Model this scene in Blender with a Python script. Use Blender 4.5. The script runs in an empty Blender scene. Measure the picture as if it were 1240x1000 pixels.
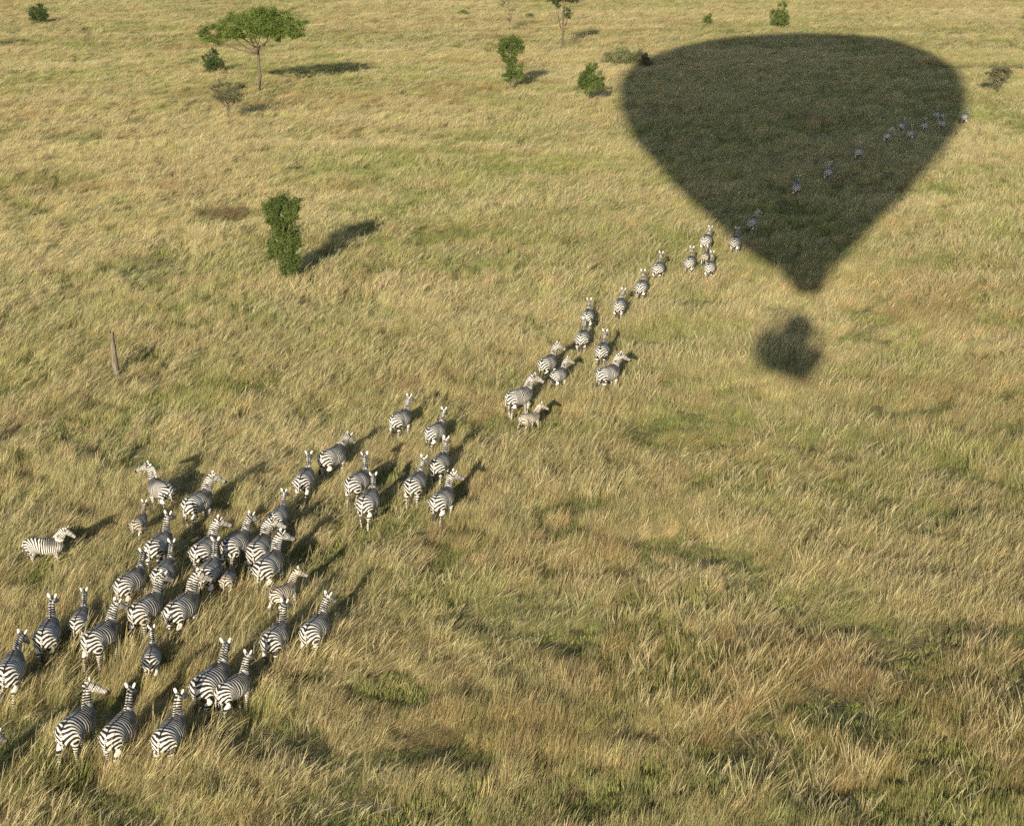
import bpy, bmesh, math, random
import numpy as np
from mathutils import Vector, Matrix, Euler

# ------------------------------------------------------------------ camera, sky, sun, exposure
CAM_H = 18.4                                   # eye height in the balloon basket
FPX, PITCH = 2000.0, math.atan(600 / 2000.0)   # focal length in photo pixels (1240 wide), downward pitch
sc = bpy.context.scene
cd = bpy.data.cameras.new("camera"); cam = bpy.data.objects.new("camera", cd)
sc.collection.objects.link(cam); sc.camera = cam
cam.location = (0, 0, CAM_H); cam.rotation_euler = (math.pi / 2 - PITCH, 0, 0)
cd.sensor_width = 36; cd.lens = 36 * FPX / 1240; cd.clip_start = 0.05; cd.clip_end = 6000

CP, SP = math.cos(PITCH), math.sin(PITCH)
def at(x, y, z=0.0):
    """photo pixel -> point on the horizontal plane at height z"""
    a, b = (x - 620) / FPX, (500 - y) / FPX
    d = Vector((a, CP + b * SP, -SP + b * CP))
    return Vector((0, 0, CAM_H)) + d * ((z - CAM_H) / d.z)
def ray(x, y):
    a, b = (x - 620) / FPX, (500 - y) / FPX
    return Vector((a, CP + b * SP, -SP + b * CP)).normalized()
def px_per_m(y): return (y + 100) * CP / CAM_H

LIGHT = ray(950, 415)                          # direction the sunlight travels
SUN_EL = math.asin(-LIGHT.z); SUN_AZ = math.atan2(-LIGHT.x, -LIGHT.y)
w = bpy.data.worlds.new("World"); sc.world = w; w.use_nodes = True
wn = w.node_tree.nodes; wl = w.node_tree.links
sky = wn.new("ShaderNodeTexSky"); sky.sky_type = 'NISHITA'; sky.sun_disc = False
sky.sun_elevation = SUN_EL; sky.sun_rotation = SUN_AZ; sky.air_density = 1.0; sky.dust_density = 1.0; sky.ozone_density = 2.0
bg = wn["Background"]; bg.inputs[1].default_value = 0.098
wl.new(sky.outputs[0], bg.inputs[0])
sd = bpy.data.lights.new("sun", 'SUN'); sd.energy = 5.0; sd.angle = math.radians(0.5); sd.color = (1.0, 0.90, 0.74)
sun = bpy.data.objects.new("sun", sd); sc.collection.objects.link(sun)
sun.rotation_euler = LIGHT.to_track_quat('-Z', 'Y').to_euler(); sun.location = (-20, -60, 60)
vs = sc.view_settings; vs.view_transform = 'Standard'; vs.look = 'None'; vs.exposure = 0.66; vs.gamma = 1; vs.use_curve_mapping = False
cy = sc.cycles
sc.render.engine = 'CYCLES'
cy.max_bounces = 4; cy.diffuse_bounces = 2; cy.glossy_bounces = 1; cy.transmission_bounces = 3; cy.transparent_max_bounces = 4
cy.use_denoising = False; cy.sample_clamp_indirect = 0.4

rng = np.random.default_rng(7); random.seed(7)
col = sc.collection

# ------------------------------------------------------------------ helpers
def tag(o, label=None, cat=None, group=None, kind=None):
    if label: o["label"] = label
    if cat: o["category"] = cat
    if group: o["group"] = group
    if kind: o["kind"] = kind
    return o
def mesh_obj(name, me, mat=None, parent=None, link=True):
    o = bpy.data.objects.new(name, me)
    if mat is not None and not me.materials: me.materials.append(mat)
    if link: col.objects.link(o)
    if parent is not None: o.parent = parent
    return o
def empty(name, loc, rz=0.0, s=1.0):
    o = bpy.data.objects.new(name, None); col.objects.link(o)
    o.location = loc; o.rotation_euler = (0, 0, rz); o.scale = (s, s, s); o.empty_display_size = 0.3
    return o
def np_mesh(name, V, Fq, smooth=True):
    me = bpy.data.meshes.new(name)
    V = np.asarray(V, np.float32); Fq = np.asarray(Fq, np.int32)
    n = Fq.shape[1]
    me.vertices.add(len(V)); me.vertices.foreach_set("co", V.ravel())
    me.loops.add(Fq.size); me.loops.foreach_set("vertex_index", Fq.ravel())
    me.polygons.add(len(Fq)); me.polygons.foreach_set("loop_start", np.arange(0, Fq.size, n, dtype=np.int32))
    me.polygons.foreach_set("loop_total", np.full(len(Fq), n, np.int32))
    me.polygons.foreach_set("use_smooth", np.full(len(Fq), smooth))
    me.update(calc_edges=True); me.validate()
    return me
def fattr(me, name, vals, typ='FLOAT'):
    a = me.attributes.new(name, typ, 'POINT')
    a.data.foreach_set({'FLOAT': 'value', 'FLOAT_VECTOR': 'vector', 'FLOAT_COLOR': 'color', 'INT': 'value'}[typ], np.asarray(vals, np.int32 if typ == 'INT' else np.float32).ravel())

def vnoise(x, y, seed):
    xi = np.floor(x).astype(np.int64); yi = np.floor(y).astype(np.int64)
    fx = x - xi; fy = y - yi; fx = fx * fx * (3 - 2 * fx); fy = fy * fy * (3 - 2 * fy)
    def h(a, b):
        n = (a * 374761393 + b * 668265263 + seed * 1274126177) & 0x7fffffff
        n = ((n ^ (n >> 13)) * 1274126177) & 0x7fffffff
        n = (n ^ (n >> 16)) & 0xffffff
        return n / float(0xffffff)
    a, b, c, d = h(xi, yi), h(xi + 1, yi), h(xi, yi + 1), h(xi + 1, yi + 1)
    return (a * (1 - fx) + b * fx) * (1 - fy) + (c * (1 - fx) + d * fx) * fy
def fbm(x, y, wl_, seed, octs=3):
    v = 0; amp = 1; tot = 0; ca, sa = math.cos(.6), math.sin(.6)
    for i in range(octs):
        X, Y = x / wl_ + 37.1 * i, y / wl_ + 11.7 * i
        v = v + amp * vnoise(X * ca - Y * sa, X * sa + Y * ca, seed + i); tot += amp; amp *= .5; wl_ *= .5
    return v / tot
def sstep(a, b, v):
    t = np.clip((v - a) / (b - a), 0, 1); return t * t * (3 - 2 * t)

class NT:
    def __init__(s, m): m.use_nodes = True; s.t = m.node_tree; s.n = s.t.nodes; s.n.clear(); s.out = s.n.new("ShaderNodeOutputMaterial")
    def add(s, typ, **k):
        n = s.n.new(typ)
        for a, b in k.items(): setattr(n, a, b)
        return n
    def l(s, a, b): s.t.links.new(a, b)
    def math(s, op, a, b=None, c=None, clamp=False):
        n = s.n.new("ShaderNodeMath"); n.operation = op; n.use_clamp = clamp
        for i, v in enumerate((a, b, c)):
            if v is None: continue
            if isinstance(v, (int, float)): n.inputs[i].default_value = v
            else: s.l(v, n.inputs[i])
        return n.outputs[0]
    def mix(s, f, a, b, blend='MIX'):
        n = s.n.new("ShaderNodeMix"); n.data_type = 'RGBA'; n.blend_type = blend
        for i, v in ((0, f), (6, a), (7, b)):
            if isinstance(v, (int, float)): n.inputs[i].default_value = v
            elif isinstance(v, tuple): n.inputs[i].default_value = (*v, 1)
            else: s.l(v, n.inputs[i])
        return n.outputs[2]

# ------------------------------------------------------------------ the colour of the savanna, in world space
STRAW = np.array([.46, .37, .18]); PALE = np.array([.56, .46, .235]); GREEN = np.array([.235, .25, .092])
YGREEN = np.array([.355, .345, .118]); RUST = np.array([.34, .215, .10])
def spot(x, y, cx, cy, rx, ry):
    return ((x - cx) / rx) ** 2 + ((y - cy) / ry) ** 2
SPOTS = []   # (centre x, centre y, rx, ry, colour, strength, height factor)
def add_spot(px, py, wpx, hpx, colr, st, hf=1.0):
    a = at(px, py); b = at(px + wpx / 2, py); c = at(px, py - hpx / 2); d = at(px, py + hpx / 2)
    SPOTS.append((a.x, (c.y + d.y) / 2, abs(b.x - a.x), abs(c.y - d.y) / 2, np.array(colr), st, hf))
DKRUST = (.16, .10, .06)
add_spot(272, 263, 100, 16, (.17, .10, .065), .85, .5); add_spot(190, 318, 60, 16, DKRUST, .55, .6)
add_spot(95, 172, 90, 16, GREEN, .6, .7); add_spot(60, 222, 130, 26, GREEN, .45, .8)
add_spot(180, 330, 130, 34, GREEN, .5, .8); add_spot(300, 318, 120, 50, YGREEN, .5, .9)
add_spot(830, 415, 150, 70, YGREEN, .55, .9); add_spot(485, 255, 90, 24, YGREEN, .6, .8)
add_spot(1110, 450, 120, 60, YGREEN, .5, .9); add_spot(640, 760, 210, 90, GREEN, .55, .6)
add_spot(745, 757, 45, 20, (.10, .11, .04), .8, .45); add_spot(1030, 880, 180, 70, GREEN, .55, .6)
add_spot(930, 905, 150, 50, RUST, .4, .6); add_spot(515, 905, 90, 40, DKRUST, .55, .5)
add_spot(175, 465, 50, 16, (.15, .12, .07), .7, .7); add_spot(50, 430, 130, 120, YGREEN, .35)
add_spot(960, 790, 260, 60, RUST, .35, .75); add_spot(1010, 745, 160, 70, YGREEN, .45, .7)
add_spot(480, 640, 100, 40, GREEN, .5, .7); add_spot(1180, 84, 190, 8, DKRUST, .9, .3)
add_spot(30, 400, 90, 60, GREEN, .35, .8); add_spot(500, 150, 260, 26, PALE, .4)
add_spot(230, 120, 320, 12, GREEN, .35, .8); add_spot(880, 560, 330, 90, RUST, .25); add_spot(1060, 840, 300, 50, DKRUST, .3, .6)
add_spot(70, 870, 140, 70, YGREEN, .4, .9)
def savanna(x, y):
    big = fbm(x, y, 26, 11); mid = fbm(x * .75 + y * .25, y * 1.1, 6.5, 23); sm = fbm(x, y, 1.8, 41, 2); mid = .6 * mid + .4 * fbm(x, y, 2.6, 301, 2)
    rust = fbm(x, y * 1.3, 11, 57); pl = fbm(x * .6, y * 1.6, 14, 77)
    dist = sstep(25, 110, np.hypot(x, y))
    g = sstep(.44, .72, .40 * big + .40 * mid + .25 * sm)[..., None]
    c = STRAW * (1 - g) + (YGREEN * .55 + GREEN * .45) * g
    yg = (sstep(.55, .75, fbm(x, y, 4.2, 91)) * .6)[..., None]; c = c * (1 - yg) + YGREEN * yg
    r = (sstep(.50, .70, .6 * rust + .4 * fbm(x, y, 3.1, 317, 2)) * .55)[..., None]; c = c * (1 - r) + RUST * r
    p = (sstep(.50, .72, pl) * .65)[..., None]; c = c * (1 - p) + PALE * p
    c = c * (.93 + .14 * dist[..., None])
    hf = np.ones_like(x)
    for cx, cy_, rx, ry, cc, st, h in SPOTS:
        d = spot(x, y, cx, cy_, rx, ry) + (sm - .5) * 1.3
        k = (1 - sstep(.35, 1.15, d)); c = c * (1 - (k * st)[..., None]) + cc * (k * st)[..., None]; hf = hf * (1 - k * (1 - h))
    return c, g[..., 0], hf

# ------------------------------------------------------------------ ground: one sheet to the horizon
def build_ground():
    xs = np.concatenate([[-4000, -1500, -700, -350], np.arange(-220, -30, 2.0), np.arange(-30, 45, .5), np.arange(45, 221, 2.0), [350, 700, 1500, 4000]])
    ys = np.concatenate([[-3000, -900, -300, -80, -20], np.arange(10, 110, .5), np.arange(110, 520, 2.5), [620, 900, 1600, 4500]])
    X, Y = np.meshgrid(xs, ys); nx, ny = len(xs), len(ys)
    near = (np.abs(X) < 225) & (Y > 5) & (Y < 515)
    Z = np.where(near, (fbm(X, Y, 3.0, 5) - .5) * .10, 0) - .02
    V = np.stack([X.ravel(), Y.ravel(), Z.ravel()], 1)
    i = np.arange(nx * ny).reshape(ny, nx)
    Fq = np.stack([i[:-1, :-1].ravel(), i[:-1, 1:].ravel(), i[1:, 1:].ravel(), i[1:, :-1].ravel()], 1)
    me = np_mesh("ground", V, Fq)
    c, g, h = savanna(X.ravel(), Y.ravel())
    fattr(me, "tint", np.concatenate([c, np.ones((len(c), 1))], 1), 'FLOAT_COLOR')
    m = bpy.data.materials.new("soil_and_stubble"); t = NT(m)
    a = t.add("ShaderNodeAttribute", attribute_name="tint")
    tc = t.add("ShaderNodeNewGeometry")
    n1 = t.add("ShaderNodeTexNoise"); n1.inputs['Scale'].default_value = 2.5; n1.inputs['Detail'].default_value = 6; t.l(tc.outputs['Position'], n1.inputs['Vector'])
    n2 = t.add("ShaderNodeTexNoise"); n2.inputs['Scale'].default_value = 14; n2.inputs['Detail'].default_value = 4; t.l(tc.outputs['Position'], n2.inputs['Vector'])
    f = t.math('MULTIPLY_ADD', n1.outputs[0], 1.1, -.1, True)
    c1 = t.mix(f, (.16, .14, .06), a.outputs['Color']); c2 = t.mix(t.math('MULTIPLY', n2.outputs[0], .55), c1, (.15, .12, .06))
    d = t.add("ShaderNodeBsdfDiffuse"); t.l(c2, d.inputs[0])
    b = t.add("ShaderNodeBump"); b.inputs['Strength'].default_value = .8; b.inputs['Distance'].default_value = .12; t.l(n2.outputs[0], b.inputs['Height']); t.l(b.outputs[0], d.inputs['Normal'])
    t.l(d.outputs[0], t.out.inputs[0])
    return tag(mesh_obj("ground", me, m), kind="structure")
build_ground()

# ------------------------------------------------------------------ grass
def grass_material():
    m = bpy.data.materials.new("dry_grass"); t = NT(m)
    a = t.add("ShaderNodeAttribute", attribute_name="col"); a.attribute_type = 'INSTANCER'
    b = t.add("ShaderNodeAttribute", attribute_name="blade")     # per blade random, height along blade, greenness
    sx = t.add("ShaderNodeSeparateXYZ"); t.l(b.outputs['Vector'], sx.inputs[0])
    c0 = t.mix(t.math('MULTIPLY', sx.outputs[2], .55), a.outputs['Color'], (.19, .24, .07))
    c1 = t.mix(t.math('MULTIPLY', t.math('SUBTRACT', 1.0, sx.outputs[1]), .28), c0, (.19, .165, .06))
    v = t.math('MULTIPLY_ADD', sx.outputs[0], .85, .58)
    cm = t.add("ShaderNodeVectorMath", operation='SCALE'); t.l(c1, cm.inputs[0]); t.l(v, cm.inputs['Scale'])
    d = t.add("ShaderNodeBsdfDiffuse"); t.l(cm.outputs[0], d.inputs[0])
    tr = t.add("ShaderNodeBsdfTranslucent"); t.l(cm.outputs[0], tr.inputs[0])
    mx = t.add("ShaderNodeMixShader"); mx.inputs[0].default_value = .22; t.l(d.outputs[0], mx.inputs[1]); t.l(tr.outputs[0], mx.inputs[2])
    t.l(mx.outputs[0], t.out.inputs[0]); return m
GRASS = grass_material()
def clump(name, n, rad, h0, h1, wd, lean, green, head=0.0, seg=4, seed=0):
    r = np.random.default_rng(seed); V = []; Fq = []; B = []
    for k in range(n):
        a = r.uniform(0, 2 * math.pi); rr = rad * math.sqrt(r.uniform()); ox, oy = rr * math.cos(a), rr * math.sin(a)
        L = r.uniform(h0, h1); ln = max(0, r.normal(lean, .16)); az = r.normal(0, .38)
        bx, by = math.cos(az), math.sin(az); ww = wd * r.uniform(.6, 1.3); sa = r.uniform(0, math.pi); sxx, syy = math.cos(sa) * ww, math.sin(sa) * ww
        hd = r.uniform() < head; bt = r.uniform(); gr = min(1, max(0, r.normal(green, .25))); i0 = len(V)
        for s in range(seg + 1):
            t = s / seg; q = L * (ln * t * .55 + ln * .75 * t * t); z = L * (t - .38 * min(ln, 1.2) * t * t)
            f = (1 - t) * .75 + .25
            if hd: f = (.35 if t < .7 else 1.5) * (1 if s < seg else .3)
            elif s == seg: f = .12
            for sg in (-1, 1):
                V.append((ox + bx * q + sg * sxx * f * .5, oy + by * q + sg * syy * f * .5, z)); B.append((bt, t, gr))
            if s: j = i0 + 2 * s; Fq.append((j - 2, j - 1, j + 1, j))
    me = np_mesh(name, V, Fq); fattr(me, "blade", B, 'FLOAT_VECTOR')
    return mesh_obj(name, me, GRASS, link=False)
gsrc = bpy.data.collections.new("grass_source")
KINDS = []
def addk(*a, **k):
    for v in range(3): gsrc.objects.link(clump("%s_%02d_grass_tuft" % (a[0], v), *a[1:], seed=len(KINDS) * 7 + v, **k))
    KINDS.append(a[0])
#        name  n   rad  h0   h1   width lean green
addk("a_straw", 62, .22, .30, .72, .0085, .40, .12, head=.25)
addk("b_mixed", 58, .22, .24, .58, .009, .34, .50, head=.10)
addk("c_low", 64, .24, .12, .30, .012, .40, .9, seg=3)
addk("d_stalks", 16, .17, .50, .92, .0095, .46, .0, head=.8)
addk("e_herb", 40, .17, .14, .36, .030, .25, .85, seg=3)

ZEB_FOOT = []      # filled from the herd table, so that grass does not grow through bodies
def build_grass():
    P = []
    bands = [(22, 50, 26, 1.0), (50, 80, 17, 1.1), (80, 140, 9.0, 1.4), (140, 240, 4.0, 2.0), (240, 500, 1.1, 3.4)]
    for y0, y1, dens, s in bands:
        hw0 = .325 * y1 + 6; n = int((y1 - y0) * 2 * hw0 * dens)
        y = rng.uniform(y0, y1, n); x = rng.uniform(-hw0, hw0, n); k = np.abs(x) < .325 * y + 6
        P.append(np.stack([x[k], y[k], np.full(k.sum(), s)], 1))
    P = np.concatenate(P); x, y, s = P.T
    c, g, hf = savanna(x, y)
    gap = fbm(x, y, 1.5, 131, 2); gap2 = fbm(x, y, 4.5, 151, 2)
    tall = sstep(.30, .72, .6 * gap + .4 * gap2)
    u = rng.uniform(size=len(x)); kind = np.zeros(len(x), int)
    kind[u < .25 + .45 * g] = 1
    low = (gap < .36) | (u > .93 - .25 * g); kind[low] = 2
    herb = (fbm(x, y, 2.6, 171, 2) > .64) & (u > .35) & (y < 120); kind[herb] = 4
    stalk = (fbm(x, y, 3.4, 191, 2) > .47) & (rng.uniform(size=len(x)) < .30) & ~herb; kind[stalk] = 3
    keep = rng.uniform(size=len(x)) < (.42 + .8 * sstep(.22, .45, gap))
    for (zx, zy, ax, ay, L) in ZEB_FOOT:
        dx, dy = x - zx, y - zy; al = dx * ax + dy * ay; pe = -dx * ay + dy * ax
        keep &= ~((np.abs(al) < L * .50) & (np.abs(pe) < L * .10))
    x, y, s, c, g, hf, tall, kind = [q[keep] for q in (x, y, s, c, g, hf, tall, kind)]
    n = len(x)
    zn = np.zeros(n)
    for (zx, zy, ax, ay, L) in ZEB_FOOT: zn = np.maximum(zn, 1 - sstep(.7, 1.8, np.hypot(x - zx, y - zy)))
    tall = np.maximum(tall * (1 - .5 * zn), zn * np.where(y < 43, 1.25, .45)); kind[(zn > .5) & (kind == 2)] = 1
    hz = (.62 + .50 * tall) * hf * rng.uniform(.8, 1.25, n) * np.where(s > 1.3, 1.08, 1)
    sx = s * rng.uniform(.8, 1.2, n)
    jit = rng.uniform(.74, 1.25, (n, 1)) * (1 + rng.normal(0, .05, (n, 3)))
    cc = c * jit
    cc[kind == 3] = cc[kind == 3] * .35 + np.array([.60, .50, .27]) * .65
    cc[kind == 2] = cc[kind == 2] * .55 + np.array([.17, .17, .06]) * .45
    cc[kind == 4] = cc[kind == 4] * .45 + np.array([.24, .25, .07]) * .55
    wind = math.radians(56) + (fbm(x, y, 9, 211) - .5) * .9 + rng.normal(0, .30, n)
    tilt = np.stack([rng.normal(0, .08, n), rng.normal(0, .10, n) + (fbm(x, y, 4, 231) - .4) * .35, wind], 1)
    me = bpy.data.meshes.new("grass"); me.vertices.add(n); me.vertices.foreach_set("co", np.stack([x, y, (fbm(x, y, 3.0, 5) - .5) * .10 - .03], 1).astype(np.float32).ravel())
    fattr(me, "rot", tilt, 'FLOAT_VECTOR'); fattr(me, "scl", np.stack([sx, sx, hz], 1), 'FLOAT_VECTOR')
    fattr(me, "var", kind * 3 + rng.integers(0, 3, n), 'INT')
    fattr(me, "col", np.concatenate([cc, np.ones((n, 1))], 1), 'FLOAT_COLOR')
    o = mesh_obj("grass", me); tag(o, kind="stuff", label="wind-blown dry savanna grass covering the whole plain", cat="grass")
    ng = bpy.data.node_groups.new("scatter_grass", 'GeometryNodeTree')
    ng.interface.new_socket("Geometry", in_out='INPUT', socket_type='NodeSocketGeometry'); ng.interface.new_socket("Geometry", in_out='OUTPUT', socket_type='NodeSocketGeometry')
    N = ng.nodes; Lk = ng.links
    gi = N.new("NodeGroupInput"); go = N.new("NodeGroupOutput"); ip = N.new("GeometryNodeInstanceOnPoints"); ci = N.new("GeometryNodeCollectionInfo")
    ci.inputs['Collection'].default_value = gsrc; ci.inputs['Separate Children'].default_value = True; ci.inputs['Reset Children'].default_value = True
    def na(nm, dt):
        q = N.new("GeometryNodeInputNamedAttribute"); q.data_type = dt; q.inputs['Name'].default_value = nm; return q.outputs[0]
    Lk.new(gi.outputs[0], ip.inputs['Points']); Lk.new(ci.outputs[0], ip.inputs['Instance']); ip.inputs['Pick Instance'].default_value = True
    Lk.new(na("var", 'INT'), ip.inputs['Instance Index']); Lk.new(na("rot", 'FLOAT_VECTOR'), ip.inputs['Rotation']); Lk.new(na("scl", 'FLOAT_VECTOR'), ip.inputs['Scale'])
    Lk.new(ip.outputs[0], go.inputs[0])
    md = o.modifiers.new("scatter", 'NODES'); md.node_group = ng
    print("grass clumps", n)

# ------------------------------------------------------------------ zebras
def zebra_material(name, dark, light, dirt, thr):
    m = bpy.data.materials.new(name); t = NT(m)
    ph = t.add("ShaderNodeAttribute", attribute_name="phase"); bi = t.add("ShaderNodeAttribute", attribute_name="bias")
    oi = t.add("ShaderNodeObjectInfo"); tc = t.add("ShaderNodeTexCoord")
    off = t.add("ShaderNodeVectorMath", operation='ADD'); sc3 = t.math('MULTIPLY', oi.outputs['Random'], 40.0)
    t.l(tc.outputs['Object'], off.inputs[0]); cmb = t.add("ShaderNodeCombineXYZ")
    for k in range(3): t.l(sc3, cmb.inputs[k])
    t.l(cmb.outputs[0], off.inputs[1])
    n1 = t.add("ShaderNodeTexNoise"); n1.inputs['Scale'].default_value = 4.5; n1.inputs['Detail'].default_value = 2; t.l(off.outputs[0], n1.inputs['Vector'])
    n2 = t.add("ShaderNodeTexNoise"); n2.inputs['Scale'].default_value = 60; n2.inputs['Detail'].default_value = 2; t.l(off.outputs[0], n2.inputs['Vector'])
    n3 = t.add("ShaderNodeTexNoise"); n3.inputs['Scale'].default_value = 3.0; n3.inputs['Detail'].default_value = 4; t.l(off.outputs[0], n3.inputs['Vector'])
    p = t.math('ADD', ph.outputs['Fac'], t.math('MULTIPLY_ADD', n1.outputs[0], 5.2, -2.6))
    s = t.math('SINE', p)
    s = t.math('ADD', s, bi.outputs['Fac']); s = t.math('ADD', s, t.math('MULTIPLY_ADD', n2.outputs[0], .3, -.15 + thr))
    s = t.math('ADD', s, t.math('MULTIPLY_ADD', n1.outputs[0], .8, -.4))
    f = t.math('MULTIPLY_ADD', s, 2.6, .5, True)
    lt = t.mix(t.math('MULTIPLY', n3.outputs[0], dirt), light, (.42, .32, .19))
    c = t.mix(f, lt, dark)
    b = t.add("ShaderNodeBsdfPrincipled"); b.inputs['Roughness'].default_value = .62
    b.inputs['Specular IOR Level'].default_value = .3; t.l(c, b.inputs['Base Color'])
    bm_ = t.add("ShaderNodeBump"); bm_.inputs['Strength'].default_value = .25; bm_.inputs['Distance'].default_value = .004; t.l(n2.outputs[0], bm_.inputs['Height']); t.l(bm_.outputs[0], b.inputs['Normal'])
    t.l(b.outputs[0], t.out.inputs[0]); return m
ZM = zebra_material("zebra_coat", (.022, .018, .016), (.74, .71, .63), .40, 0.0)
FM = zebra_material("foal_coat", (.050, .030, .020), (.66, .60, .49), .45, -.1)
HM = bpy.data.materials.new("tail_hair"); HM.use_nodes = True
HM.node_tree.nodes["Principled BSDF"].inputs['Base Color'].default_value = (.045, .032, .024, 1); HM.node_tree.nodes["Principled BSDF"].inputs['Roughness'].default_value = .7

def tube(bm, pts, rads, seg=14, cap=True):
    """rads: (side, vertical) half sizes; rings perpendicular to the path, side axis kept horizontal"""
    rings = []; n = len(pts)
    for i, p in enumerate(pts):
        p = Vector(p); t = (Vector(pts[min(i + 1, n - 1)]) - Vector(pts[max(i - 1, 0)])).normalized()
        side = Vector((0, 0, 1)).cross(t)
        if side.length < .15: side = Vector((0, 1, 0))
        side.normalize(); side = (side - t * side.dot(t)).normalized(); up = t.cross(side)
        r = rads[i] if isinstance(rads[i], (tuple, list)) else (rads[i], rads[i])
        rings.append([bm.verts.new(p + side * (r[0] * math.cos(a)) + up * (r[1] * math.sin(a))) for a in [2 * math.pi * k / seg for k in range(seg)]])
    for a, b in zip(rings, rings[1:]):
        for k in range(seg): bm.faces.new((a[k], a[(k + 1) % seg], b[(k + 1) % seg], b[k]))
    if cap: bm.faces.new(rings[0][::-1]); bm.faces.new(rings[-1])
    return rings

def make_zebra(yaw, lift, gait, foal=False, hyaw=None):
    """geometry of one animal; x forward, y left; returns body, mane, tuft meshes"""
    lg = 1.18 if foal else 1.0; bd = .82 if foal else 1.0      # leg length, body bulk
    TZ = .62 * (lg - 1)                                         # torso rides higher on long legs
    hy = yaw * 1.35 if hyaw is None else hyaw
    bm = bmesh.new()
    tor = [(-.735, 1.02, .05, .07), (-.70, 1.03, .15, .17), (-.62, 1.01, .225, .245), (-.50, 1.00, .278, .295), (-.34, .99, .292, .318), (-.15, .96, .285, .315),
           (.05, .93, .315, .335), (.24, .925, .305, .34), (.40, .955, .262, .335), (.54, .985, .21, .325), (.66, 1.01, .165, .25), (.74, 1.02, .09, .14)]
    if foal: tor = [(x * .86, z + TZ, a * bd, b * bd) for x, z, a, b in tor]
    else: tor = [(x, z, a, b) for x, z, a, b in tor]
    tube(bm, [(x, 0, z) for x, z, a, b in tor], [(a, b) for x, z, a, b in tor], 20)
    # neck centre line with yaw spread along it
    fx = .86 if foal else 1.0
    base = Vector((.50 * fx, 0, 1.04 + TZ)); n = 8; npts = [base]; L = .66 if not foal else .56
    for i in range(n):
        t = (i + .5) / n; e = lift + .22 * math.sin(t * 3.0); ya = yaw * min(1, t * 1.4)
        npts.append(npts[-1] + Vector((math.cos(e) * math.cos(ya), math.cos(e) * math.sin(ya), math.sin(e))) * (L / n))
    nr = [(.155, .27), (.135, .235), (.115, .20), (.10, .175), (.09, .155), (.082, .138), (.078, .125), (.076, .115), (.07, .09)]
    tube(bm, npts, [(a * bd, b * bd) for a, b in nr], 16)
    poll = npts[-1]; hp = -.62 + (lift - .75) * .5
    hd = Vector((math.cos(hp) * math.cos(hy), math.cos(hp) * math.sin(hy), math.sin(hp)))
    hs = .92 if foal else 1.0; HL = .54 * hs
    hpts = [poll - hd * .07 + Vector((0, 0, .01)), poll + hd * .02, poll + hd * .14 * hs, poll + hd * .26 * hs, poll + hd * .38 * hs, poll + hd * .48 * hs, poll + hd * HL]
    tube(bm, hpts, [(.05, .06), (.088, .108), (.092, .118), (.075, .093), (.056, .068), (.058, .062), (.035, .035)], 14)
    # legs
    legs = []
    for side, ph, fr in ((1, gait, 1), (-1, gait + .5, 1), (1, gait + .25, 0), (-1, gait + .75, 0)):
        sw = .17 * math.sin(ph * 2 * math.pi); li = max(0, .10 * math.cos(ph * 2 * math.pi))
        y = side
        if fr:
            x0 = .46 * fx
            pts = [(x0, .13 * y, 1.0 + TZ), (x0 - .02, .165 * y, .80 + TZ), (x0 + sw * .3, .16 * y, .62 * lg), (x0 + sw * .75, .145 * y, .41 * lg + li), (x0 + sw * .8, .135 * y, .27 * lg + li * .8), (x0 + sw - li * .6, .13 * y, .12 + li), (x0 + sw + .03 - li * .6, .13 * y, .05 + li * .6), (x0 + sw + .05 - li * .6, .13 * y, .0 + li * .6)]
            rd = [(.10, .13), (.085, .12), (.062, .08), (.042, .047), (.032, .035), (.036, .04), (.038, .045), (.046, .055)]
        else:
            x0 = -.44 * fx
            pts = [(x0, .13 * y, 1.0 + TZ), (x0 - .01, .165 * y, .84 + TZ), (x0 + .03 + sw * .25, .17 * y, .68 * lg), (x0 - .10 + sw * .8, .15 * y, .50 * lg + li), (x0 - .09 + sw * .9, .14 * y, .36 * lg + li * .8), (x0 - .05 + sw - li * .5, .13 * y, .14 + li), (x0 - .01 + sw - li * .5, .13 * y, .06 + li * .6), (x0 + .02 + sw - li * .5, .13 * y, .0 + li * .6)]
            rd = [(.15, .22), (.135, .205), (.092, .13), (.048, .066), (.035, .043), (.036, .04), (.038, .045), (.046, .055)]
        legs.append([Vector(p) for p in pts]); tube(bm, pts, [(a * bd ** .5, b * bd ** .5) for a, b in rd], 10)
    # tail dock
    sway = .05 * math.sin(gait * 6.3 + 1)
    tx = tor[0][0]; tz = 1.14 + TZ
    tl = [Vector((tx + .05, 0, tz + .02)), Vector((tx - .025, sway * .2, tz - .05)), Vector((tx - .05, sway * .5, tz - .18)), Vector((tx - .05, sway * .9, tz - .33)), Vector((tx - .035, sway * 1.2, tz - .45))]
    tube(bm, tl, [.042, .034, .028, .024, .018], 8)
    me = bpy.data.meshes.new("zebra_raw"); bm.to_mesh(me); bm.free()
    tmp = bpy.data.objects.new("tmp", me); col.objects.link(tmp)
    md = tmp.modifiers.new("r", 'REMESH'); md.mode = 'VOXEL'; md.voxel_size = .0175
    sm = tmp.modifiers.new("s", 'SMOOTH'); sm.iterations = 5; sm.factor = .5
    dg = bpy.context.evaluated_depsgraph_get(); me2 = bpy.data.meshes.new_from_object(tmp.evaluated_get(dg))
    bpy.data.objects.remove(tmp); bpy.data.meshes.remove(me)
    n0 = len(me2.vertices); V = np.empty(n0 * 3, np.float32); me2.vertices.foreach_get("co", V); V = V.reshape(-1, 3)
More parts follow.
